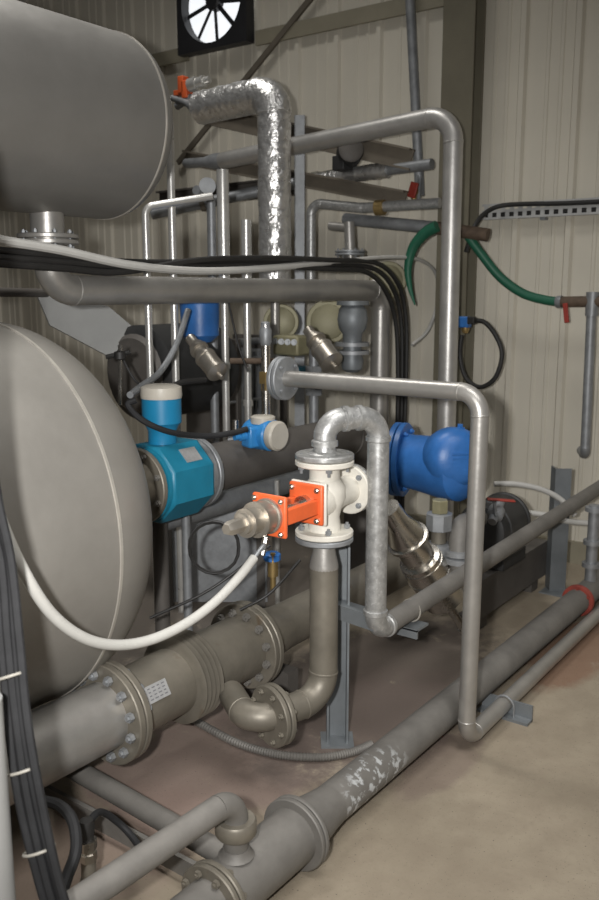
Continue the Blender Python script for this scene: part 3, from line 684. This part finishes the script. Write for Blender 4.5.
q0, q1 = P(352, 372, d=4.35), P(350, 308, d=4.35); q1 = V((q0.x, q0.y, q1.z))
MB().lathe(q0, Z, [(0, .03), (.015, .05), (.06, .058), (.1, .046), (.15, .046), (.19, .05), (.215, .068), (.26, .076), (.31, .068), (.33, .052), (.33, .08), (.35, .08), (.35, .04)], 26).build('body', 'bluegrey', t)
for zz in (.09, .13): MB().lathe(q0+Z*zz, Z, [(0, .04), (0, .085), (.018, .085), (.018, .04)], 26).build('flange', 'galvd', t)
t = thing('manifold_pipe', 'grey manifold pipe standing below the dull yellow covers', 'pipe', P(314, 410, d=4.2))
q = P(314, 345, d=4.25); MB().tube([q, V((q.x, q.y, .4))], .024, 16).build('riser', 'galvd', t)
for zz in (sz(372, q.x, q.y), sz(395, q.x, q.y)): MB().lathe((q.x, q.y, zz), Z, [(0, .03), (0, .045), (.03, .045), (.03, .03)], 6).build('union_nut', 'galvd', t)
MB().tube([P(230, 361, d=4.1), P(275, 361, d=4.1)], .014, 12).build('level_tube', 'rust', t)
q = P(292, 345, d=4.4); t = thing('manifold_block', 'pale weathered block of small fittings behind the blind flange', 'fitting', q-Z*.1)
MB().box(q, (.12, .16, .1)).build('block', 'ochre', t, .012)
for k in range(4):
    MB().lathe(q+V((-.06, -.06+.04*k, .02)), V((-.8, -.5, 0)), [(0, .016), (.03, .016), (.03, .01), (.06, .01)], 8).build('plug', 'galvd', t)
MB().box(q+V((-.02, 0, -.12)), (.1, .2, .03)).build('mounting_bar', 'teal', t)
q = P(262, 352, d=4.0)
# rear blue casting at left
c = P(200, 322, d=3.95)
t = thing('blue_valve_body', 'blue cast valve body hidden under the level grey pipe at left', 'valve', c-Z*.1)
MB().lathe(c-Z*.09, Z, [(0, .02), (0, .05), (.03, .085), (.16, .09), (.2, .09)], 28).build('body', 'blue', t)
MB().lathe(c+Z*.1, Z, [(0, .1), (.03, .1)], 28).build('cover', 'blue', t)
def block_unit():
    c = P(235, 430, x=4.1); t = thing('heat_exchanger', 'dark plate heat exchanger standing in the shade behind the flow meter', 'heat exchanger', (c.x, c.y, 0))
    L_, W_, Hh = .5, .42, 1.22
    MB().box((c.x-.2, c.y, Hh/2), (.04, W_, Hh)).build('front_plate', 'darkpipe', t, .004)
    MB().box((c.x+.25, c.y, Hh/2), (.04, W_, Hh)).build('rear_plate', 'darkpipe', t, .004)
    pk = MB()
    for k in range(24): pk.box((c.x-.165+k*.0168, c.y, Hh*.5), (.010, W_*.82-(k % 2)*.02, Hh*.86))
    pk.build('plate_pack', 'galvd', t)
    MB().tube([(c.x-.25, c.y, Hh*.97), (c.x+.4, c.y, Hh*.97)], .022, 12).build('carrying_bar', 'galvd', t)
    for sg in (-1, 1):
        for zz in (.25, .55, .85, 1.1):
            MB().tube([(c.x-.28, c.y+sg*W_*.46, zz), (c.x+.3, c.y+sg*W_*.46, zz)], .010, 8).build('tie_bolt', 'galvd', t)
    for sg in (-1, 1):
        for zz in (.2, 1.02): MB().lathe((c.x-.22, c.y+sg*.11, zz), -X, [(0, .05), (.05, .05), (.05, .08), (.065, .08), (.065, .04)], 22).build('port', 'darkpipe', t)
block_unit()
# dark drum and pale sheet behind the tanks
c = P(150, 372, d=4.25); t = thing('dark_drum', 'dark round drum lying behind the thin upright tubes', 'drum', c-Z*.24)
MB().lathe(c+X*-.1, X, [(0, .02), (.01, .2), (.03, .23), (.5, .23), (.52, .2)], 36).build('shell', 'motor', t)
MB().lathe(c+X*-.1, -X, [(0, .19), (.02, .17), (.025, .02)], 30).build('end_plate', 'darkpipe', t)
pts = [P(x_, y_, d=4.0+(x_-40)/110*.25) for x_, y_ in ((36, 292), (108, 306), (146, 338), (112, 358), (50, 325))]
n_ = (pts[1]-pts[0]).cross(pts[3]-pts[0]).normalized(); mb = MB(); mb.v = [p for p in pts]+[p+n_*.02 for p in pts]
mb.f = [(0, 1, 2, 3, 4), (9, 8, 7, 6, 5)]+[(k, (k+1) % 5, 5+(k+1) % 5, 5+k) for k in range(5)]
tag(mb.build('sheet_panel', 'plate'), 'pale grey sheet metal panel slanting down behind the lower tank', 'panel')
tag(MB().tube([P(-15, 292, d=3.6), P(46, 293, d=4.0)], .02, 14).build('dark_pipe_end', 'darkpipe'), 'short dark pipe at the left edge between the two tanks', 'pipe')
t = thing('needle_valve', 'small black needle valve on a thin stem above the lower tank edge', 'valve', P(120, 405, d=3.3))
MB().tube([P(120, 405, d=3.3), P(120, 345, d=3.3)], .008, 8).build('stem', 'stain', t)
MB().lathe(P(120, 360, d=3.3), Z, [(0, .012), (.005, .022), (.03, .022), (.035, .01)], 12).build('body', 'black', t)
MB().tube([P(106, 357, d=3.3), P(130, 352, d=3.3)], .009, 8).build('handle', 'black', t)
# ================================================================== blue float trap and fittings under it
TC = P(436, 468, d=3.7)
ax = V((.25, -1, 0)).normalized()
t = thing('steam_trap', 'large blue cast trap with a bolted flange, behind the slim standpipe', 'valve', TC-Z*.13)
La = P(400, 470, d=3.9); La.z = TC.z
bd = (P(468, 470, d=3.62)-La); bd.z = 0; LL = bd.length; bd.normalize()
MB().lathe(La, bd, [(0, .12), (.05, .118), (LL*.45, .125), (LL*.75, .135), (LL*.92, .13), (LL, .1), (LL+.02, .05)], 40).build('body', 'blue', t)
flange(t, La, V((.25, -1, 0)), .165, .026, 'blue', 8, 'blue', bs=.012)
MB().lathe(La-bd*.03, -bd, [(0, .11), (.06, .10), (.1, .05)], 30).build('inlet_neck', 'white', t)
c = P(457, 458, d=3.6); dv = V((-.65, -.72, .12)).normalized()
MB().lathe(c-dv*.06, dv, [(-.08, .11), (0, .128), (.05, .126), (.08, .114), (.1, .09), (.11, .05), (.113, .01)], 36).build('float_chamber', 'blue', t)
for k in range(3): MB().box(c+dv*.05+Z*(.02-.02*k), (.008, .08, .006), (dv, Z.cross(dv), Z)).build('cast_lettering', 'blue', t)
c2 = P(460, 430, d=3.62); MB().lathe(c2-Z*.04, Z, [(0, .022), (.05, .022), (.05, .012), (.065, .012)], 6).build('top_plug', 'blue', t)
def stack(name, lab, px, py0, py1, d_, prof, m, cat='fitting', m2=None):
    a = P(px, py1, d=d_); b = P(px, py0, d=d_); h = b.z-a.z; t = thing(name, lab, cat, a)
    for i, (s, e_, r, nm, mm, n) in enumerate(prof): MB().lathe(a+Z*h*s, Z, [(0, r*.9), (.003, r), (h*(e_-s)-.003, r), (h*(e_-s), r*.9)], n).build(nm, mm, t)
    return t
stack('union_fitting', 'grey union with a greenish nut hanging below the blue trap', 438, 498, 566, 3.55, [(0, .2, .035, 'spigot', 'galvd', 18), (.18, .36, .055, 'lower_flange', 'galvd', 22), (.36, .6, .032, 'neck', 'brownpipe', 18), (.56, .82, .055, 'union_nut', 'galvd', 8), (.82, 1.02, .035, 'top_nut', 'ochre', 6)], 'galvd')
t = thing('elbow_fitting', 'grey elbow with a flanged foot, right of the union below the blue trap', 'fitting', P(459, 572, d=3.5))
e1 = [P(459, 572, d=3.5), P(459, 526, d=3.5), P(478, 518, d=3.75)]
bent(e1, .042, .07, 20).build('elbow', 'dusty', t); MB().lathe(P(459, 562, d=3.5), Z, [(0, .04), (0, .062), (.02, .062), (.026, .05), (.032, .062), (.05, .062), (.05, .04)], 22).build('flanged_foot', 'galvd', t)
a, b = P(388, 508, y=1.64), P(464, 630, y=1.52); d = b-a; L = d.length; d.normalize()
t = thing('angle_seat_valve', 'large shiny tilted stainless valve behind the level galvanised pipe', 'valve', b)
MB().lathe(a, d, [(0, .045), (L*.1, .05), (L*.2, .075), (L*.22, .075)], 28).build('neck', 'stain', t)
MB().lathe(a+d*L*.22, d, [(0, .07), (.003, .088), (.016, .088), (.018, .068), (L*.16, .066), (L*.165, .085), (L*.2, .085), (L*.205, .07)], 32).build('clamp_collar', 'stain', t)
MB().lathe(a+d*L*.41, d, [(0, .07), (.004, .088), (L*.09, .088), (L*.093, .092), (L*.105, .092), (L*.108, .088), (L*.30, .088), (L*.31, .08), (L*.33, .04)], 40).build('actuator', 'stain', t)
MB().lathe(a+d*L*.73, d, [(0, .03), (L*.06, .028), (L*.065, .018), (L*.24, .018), (L*.245, .024), (L*.27, .022)], 18).build('indicator_stem', 'stain', t)
# motor behind, with red lever
mc = P(498, 522, d=4.05); t = thing('pump_motor', 'dark round pump motor near the wall, right of the blue trap', 'motor', mc-Z*.15)
MB().lathe(mc-X*.2, X, [(0, .08), (.01, .112), (.03, .122), (.06, .122), (.065, .128), (.08, .128), (.085, .122), (.26, .122), (.265, .128), (.28, .128), (.29, .12), (.34, .095), (.36, .04)], 36).build('housing', 'motor', t)
MB().box(mc+V((0, 0, -.16)), (.26, .18, .06)).build('foot', 'motor', t, .004)
t = thing('ball_valve', 'grey ball valve with a red lever, in front of the dark motor', 'valve', P(497, 520, d=3.75))
MB().lathe(P(492, 522, d=3.75), V((.8, .1, .45)), [(0, .02), (.03, .02), (.04, .036), (.08, .036), (.09, .02), (.13, .02)], 18).build('body', 'galvd', t)
a, b = P(487, 499, d=3.75), P(515, 501, d=3.75); dd = (b-a).normalized()
MB().box((a+b)/2, ((b-a).length, .03, .008), (dd, Z.cross(dd), Z)).build('lever', 'red', t, .003)
MB().tube([P(496, 516, d=3.75), P(494, 499, d=3.75)], .008, 8).build('stem', 'galvd', t)
# skid channel
kz = P(512, 575, y=1.56).z
t = thing('skid_rail', 'dark dusty channel of the skid base under the pump motor', 'beam', (3.6, 1.56, 0))
MB().prism([(-.05, -.09), (.05, -.09), (.05, -.078), (-.04, -.078), (-.04, .078), (.05, .078), (.05, .09), (-.05, .09)], (sx(468, 1.58, kz), 1.58, kz), Y, Z, X*(4.2-sx(468, 1.58, kz))).build('channel', 'darkpipe', t)
for xs in (sx(468, 1.58, kz)+.1, 4.1): MB().box((xs, 1.59, (kz-.09)/2), (.08, .08, max(.02, kz-.09))).build('foot', 'darkpipe', t)
# pale hoses behind motor
for pts, lab in (([(494, 484), (515, 484), (540, 489), (560, 499), (575, 515)], 'upper pale hose curving from the motor to the angle post'), ([(522, 512), (545, 515), (566, 521), (599, 524)], 'lower pale hose lying along the foot of the wall')):
    tag(MB().tube(spline([P(a, b, d=4.3) for a, b in pts]), .014, 12).build('pale_hose', 'ghose'), lab, 'hose', 'pale hoses by the motor')
# ================================================================== wall fittings on the right
ty0 = sy(482, WX-.05, 1.92); tz = P(540, 209, x=WX-.05).z
t = thing('cable_tray', 'pale perforated cable tray fixed level along the ribbed wall at right', 'tray', (WX-.05, ty0-.6, tz-.04))
mb = MB(); y = ty0; Lt = 1.6; h2 = .042
for zz, hh_ in ((-.036, .012), (.001, .014), (.036, .012)): mb.box((WX-.05, ty0-Lt/2, tz+zz), (.003, Lt, hh_))
k = 0
while k*.05 < Lt: mb.box((WX-.05, ty0-k*.05, tz-.018), (.0028, .024, .026)); mb.box((WX-.05, ty0-k*.05-.025, tz+.019), (.0028, .024, .026)); k += 1
mb.build('perforated_side', 'tray', t)
MB().box((WX-.035, ty0-Lt/2, tz-h2+.002), (.04, Lt, .003)).build('tray_bottom', 'tray', t)
for k in range(3): MB().box((WX-.02, ty0-.35-k*.55, tz-h2-.008), (.05, .03, .014)).build('bracket', 'galvd', t)
tag(MB().tube([(WX-.03, ty0-.02, tz-.016), (WX-.03, ty0-Lt, tz-.016)], .019, 12).build('tray_dark_rod', 'black'), 'added black rod that darkens the slots of the perforated wall tray', 'cable')  # black rod added behind the tray side to make the slots look dark
cb = [P(a, b, x=xx) for a, b, xx in ((466, 252, 4.42), (474, 228, 4.46), (484, 214, 4.55), (500, 206, 4.62), (525, 204, 4.64), (560, 203.5, 4.645), (615, 201, 4.645))]
tag(MB().tube(spline(cb), .013, 10).build('black_cable', 'black'), 'black cable lying on the perforated tray and dropping behind the column', 'cable')
gh1 = [P(a, b, x=4.28) for a, b in ((437, 226), (424, 234), (413, 248), (408, 268), (410, 288), (415, 305))]
tag(MB().tube(spline(gh1), [.032-.028*(k/40)**2 for k in range(41)], 14).build('green_hose', 'green'), 'green hose dropping left of the bent grey pipe', 'hose', 'green hoses')
gh2 = [P(a, b, x=xx) for a, b, xx in ((468, 236, 4.36), (482, 255, 4.4), (500, 277, 4.44), (522, 293, 4.46), (545, 300, 4.47), (563, 302, 4.47))]
tag(MB().tube(spline(gh2), .024, 14).build('green_hose', 'green'), 'green hose sagging right from the column to the wall tap', 'hose', 'green hoses')
t = thing('wall_tap', 'rusty hose tap and thin grey drop pipe on the wall at far right', 'pipe', P(586, 458, x=4.47))
q0, q1 = P(558, 302, x=4.47), P(620, 301, x=4.47)
MB().tube([q0, q1], .028, 18).build('level_run', 'rust', t)
MB().lathe(q0, q0-q1, [(-.02, .033), (.0, .033), (.01, .028)], 14).build('hose_clamp', 'galvd', t)
q = P(592, 302, x=4.47); q2 = P(585, 455, x=4.47); q2 = V((4.47, q2.y, q2.z))
run_pipe(t, [q, q2, q2+V((.12, .06, 0))], .025, 'galvd', .04, 16)
MB().lathe(P(592, 310, x=4.47), Z, [(-.03, .033), (.09, .033)], 18).build('tee', 'galvd', t)
MB().box(P(566, 313, x=4.43), (.012, .025, .1), (X, (Y-Z*.15).normalized(), (Z+Y*.15).normalized())).build('lever', 'red', t, .003)
jc = P(464, 322, x=4.38); t = thing('solenoid_coil', 'small dark blue coil with a brass body on the column', 'valve', jc-Z*.05)
MB().box(jc, (.05, .07, .06)).build('coil', 'blue', t, .006); MB().lathe(jc-Z*.06-Y*.01, Z, [(0, .014), (.02, .022), (.04, .022)], 12).build('valve_body', 'brass', t)
MB().box(jc+V((-.01, -.05, .01)), (.035, .04, .04)).build('plug', 'black', t, .004)
lp = [P(a, b, x=4.40) for a, b in ((470, 321), (484, 322), (496, 336), (502, 355), (495, 378), (480, 387), (466, 378), (460, 355), (462, 335))]
tag(MB().tube(spline(lp), .0125, 10).build('coiled_cable', 'black'), 'black cable hanging in a loop from the small coil on the column', 'cable')
# ================================================================== cables along the level pipe
def cable(name, lab, pts, r, m, group=None, k=8, n=10, cat='cable'):
    return tag(MB().tube(spline(pts, k), r, n).build(name, m), lab, cat, group)
hp = [P(-25, 233, y=2.36), P(0, 240, y=2.37), P(60, 250, y=2.38), P(130, 265, y=2.39), P(200, 271, y=2.43), P(270, 268, y=2.46), P(330, 262, y=2.47)]
cable('grey_hose', 'pale grey hose sagging in front of the level pipe below the upper tank', hp, .0155, 'ghose', cat='hose')
hp = [P(322, 263, y=2.47), P(350, 260, y=2.46), P(390, 257, y=2.44), P(420, 260, y=2.42), P(436, 274, y=2.42), P(438, 300, y=2.42), P(428, 330, y=2.44), P(412, 345, y=2.46)]
cable('grey_conduit', 'thin grey conduit continuing the pale hose and curling down at the elbow', hp, .010, 'ghose')
routes = [[(-25, 248), (60, 256), (130, 262), (200, 262), (270, 262), (330, 265), (372, 268), (392, 287), (401, 320), (402, 380), (401, 440)],
          [(-25, 256), (60, 262), (130, 267), (200, 266), (270, 266), (330, 269), (366, 272), (386, 292), (396, 325), (398, 380), (397, 440)],
          [(-25, 262), (60, 268), (120, 272), (200, 260), (270, 258), (330, 260), (376, 263), (398, 284), (406, 320), (406, 380), (404, 440)]]
for i, rt in enumerate(routes):
    q = [P(a, b, y=2.48-.012*i) for a, b in rt]; q.append(V((q[-1].x, q[-1].y, .01)))
    cable('black_cable', 'black cable running along the level grey pipe and down beside its drop', q, .0125, 'black', 'black cables along the level pipe')
cable('black_lead', 'black lead looping from the flow meter head to the blue transmitter', [P(136, 400, d=3.05), P(128, 405, d=3.05), P(142, 420, d=3.05), P(170, 432, d=3.1), P(205, 436, d=3.2), P(232, 433, d=3.25), P(247, 429, d=3.28)], .011, 'blackd')
cable('grey_flexible_conduit', 'grey flexible conduit curving down behind the teal flow meter', [P(188, 310, d=3.7), P(176, 345, d=3.6), P(160, 372, d=3.5), P(143, 385, d=3.3), P(130, 395, d=3.15)], .013, 'galvd')
cable('black_lead', 'short black lead running right from above the flow meter head', [P(165, 392, d=3.4), P(180, 383, d=3.45), P(205, 380, d=3.55)], .012, 'black')
# white cable to the actuator
wp = [P(a, b, d=d_) for a, b, d_ in ((-30, 420, 1.70), (-15, 470, 1.72), (0, 518, 1.75), (22, 568, 1.76), (50, 612, 1.82), (82, 637, 1.9), (115, 645, 1.98), (150, 640, 2.06), (185, 624, 2.14), (215, 602, 2.22), (240, 576, 2.28), (254, 558, 2.33))]
cable('white_hose', 'white cable sleeve hanging in a deep curve to the stainless actuator', wp, .0125, 'hose', n=14)
cable('steel_lead', 'thin grey lead leaving the white sleeve into the actuator gland', [wp[-1], P(264, 545, d=2.36), gl+V((-.02, 0, -.04))], .006, 'galvd')
# black bundle at the left edge
bpts = [(-58, 140, 1.6), (-48, 250, 1.59), (-38, 370, 1.58), (-24, 490, 1.58), (-8, 560, 1.58), (0, 640, 1.57), (8, 720, 1.56), (20, 800, 1.55), (40, 880, 1.55), (56, 935, 1.55)]
offs = [(0, 0), (8, 2), (16, 1), (4, -6), (12, -5), (20, 6)]
for i, (ox, od) in enumerate(offs):
    q = [P(a+ox+(random.uniform(-1.5, 1.5)), b, d=d_-od*.0035) for a, b, d_ in bpts]
    cable('bundled_cable', 'dusty black cable in the thick tied bundle at the left edge', q, .0085, 'blackd', 'black cables in the left edge bundle')
for i, (a, b, nm) in enumerate(((12, 676, 'uppermost pale tie around the left edge cable bundle'), (25, 770, 'middle pale tie around the left edge cable bundle'), (41, 850, 'lowest pale tie around the left edge cable bundle'))):
    c = P(a-2, b, d=1.555); dr = (P(a+3, b+20, d=1.55)-c).normalized(); _, u, v = frame(dr)
    q = [c+u*(.031*math.cos(k*math.pi/9))+v*(.026*math.sin(k*math.pi/9)) for k in range(19)]
    tag(MB().tube(q, .0028, 8).build('cable_tie', 'tie'), nm, 'cable tie', 'ties on the left edge bundle')
t = thing('pale_post', 'pale grey round post at the bottom left corner', 'post', (P(-8, 900, d=1.5).x, P(-8, 900, d=1.5).y, 0))
q = P(-12, 850, d=1.5); MB().tube([(q.x, q.y, 0), (q.x, q.y, sz(700, q.x, q.y))], .04, 24).build('post', 'plate', t); MB().lathe((q.x, q.y, 0), Z, [(0, .09), (.012, .09), (.012, .04)], 24).build('foot', 'plate', t)
# ================================================================== bottom-left small pipes and fittings
dx_ = sx(118, 1.75, .09)
t = thing('cross_pipe', 'dusty grey pipe crossing the floor diagonally toward the floor main', 'pipe', (dx_, 1.7, .05))
MB().tube([(dx_+.03, 2.15, .09), (dx_-.02, MY+.05, .09)], .03, 20).build('straight_run', 'dusty', t)
MB().box((dx_-.07, 1.72, .05), (.014, .8, .05)).build('angle_strip', 'dusty', t)
t = thing('drain_cock', 'small steel drain fitting with a dark cap at bottom left', 'fitting', P(88, 856, z=.1)-Z*.1)
q = P(88, 856, z=.16); q = V((q.x, q.y, 0))
MB().lathe(q, Z, [(0, .022), (.1, .022), (.1, .018), (.16, .018)], 14).build('nipple', 'brownpipe', t)
MB().lathe(q+Z*.15, Z, [(0, .022), (.02, .022), (.02, .018), (.03, .018), (.03, .023), (.055, .023)], 6).build('union_nut', 'stain', t)
MB().lathe(q+Z*.205, Z, [(0, .016), (.03, .02), (.05, .016)], 12).build('cap', 'black', t)
cable('rubber_hose', 'dark rubber hose bending down beside the left edge cable bundle', [P(40, 800, d=2.0), P(60, 806, d=1.98), P(73, 822, d=1.93), P(76, 850, d=1.88), P(66, 880, d=1.84), P(55, 915, d=1.8)], .013, 'blackd', cat='hose')
cable('thin_hose', 'thin dark hose arching from the drain fitting to the cross pipe', [q+Z*.24, P(100, 812, d=2.15), P(120, 824, d=2.2), P(136, 842, d=2.18), P(146, 862, d=2.1)], .009, 'blackd', cat='hose')
# floor conduit
fcn = [P(a, b, z=.014) for a, b in ((184, 714), (208, 728), (235, 742), (262, 751), (290, 756), (325, 757), (352, 752), (372, 744))]
sp_ = spline(fcn, 22); mb = MB().tube(sp_, [.012+(.0022 if k % 2 else -.001) for k in range(len(sp_))], 12)
tag(mb.build('corrugated_conduit', 'dusty'), 'corrugated grey conduit curving on the floor round the post foot', 'conduit')
# ================================================================== clutter under the flow meter
def coil(px, py, d_, rx_, ry_, lab, r=.004, m='black', turns=3):
    c = P(px, py, d=d_); u, v = V((.595, -.8, 0)), Z; q = []
    for k in range(turns*20+1):
        a = k*math.pi/10; f_ = 1+.06*math.sin(k*.37); q.append(c+u*(rx_*f_*math.cos(a))+v*(ry_*f_*math.sin(a))+V((.8, .595, 0))*(.004*k/20))
    return tag(MB().tube(q, r, 6).build('wire_coil', m), lab, 'wire')
coil(213, 548, 2.95, .085, .09, 'coil of thin black wire hanging below the flow meter')
for px, y_, py0, py1, r_, lab, m in ((186, 2.32, 500, 625, .018, 'slim grey upright leg below the flow meter pipe', 'galvd'), (160, 2.36, 520, 620, .03, 'dark upright leg beside the lower tank edge', 'darkpipe'), (277, 2.36, 480, 610, .012, 'thin bright tube dropping behind the orange yoke', 'chrome')):
    x_ = sx(px, y_, .6); t = thing('pipe_stand', lab, 'post', (x_, y_, 0)); MB().tube([(x_, y_, 0), (x_, y_, sz(py0, x_, y_))], r_, 14).build('leg', m, t); MB().box((x_, y_, .006), (.1, .1, .012)).build('foot_plate', m, t)
c = P(215, 570, d=4.15); fwd = V((.8, .595, 0)); rt_ = V((.595, -.8, 0))
t = thing('backing_panel', 'dull grey steel sheet standing in the shade below the flow meter', 'panel', (c.x, c.y, 0))
MB().box((c.x, c.y, .38), (.012, .5, .7), (fwd, rt_, Z)).build('sheet', 'galvd', t)
for s in (-1, 1): MB().box((c.x+rt_.x*.22*s, c.y+rt_.y*.22*s, .2), (.04, .04, .4), (fwd, rt_, Z)).build('leg', 'darkpipe', t)
t = thing('blue_handle_valve', 'small brass valve with a dark blue knob under the orange yoke', 'valve', P(273, 590, d=2.95))
q = P(273, 590, d=2.95); MB().lathe(q, Z, [(0, .01), (.05, .01), (.05, .018), (.1, .018), (.1, .009), (.13, .009)], 12).build('body', 'brass', t)
qk = P(272, 557, d=2.95); MB().lathe(qk-Z*.015, Z, [(0, .02), (.006, .03), (.026, .03), (.032, .02)], 10).build('knob', 'blue', t)
for a, b in (((150, 618), (270, 545)), ((240, 610), (300, 560)), ((118, 350), (150, 392)), ((228, 300), (248, 372))):
    cable('black_wire', {150: 'slack black wire slanting up to the orange yoke', 240: 'short black wire beside the blue knob valve', 170: 'black wire drawn along under the dark flow meter pipe', 228: 'black wire slanting down behind the polished thin tubes', 118: 'fine black wire near the lower tank edge'}[a[0]], [P(a[0], a[1], d=2.9 if a[1] > 400 else 3.4 if a[0] < 200 else 4.0), P((a[0]+b[0])/2, (a[1]+b[1])/2+8, d=2.9 if a[1] > 400 else 3.4 if a[0] < 200 else 4.0), P(b[0], b[1], d=2.95 if a[1] > 400 else 3.45 if a[0] < 200 else 4.0)], .005, 'black')
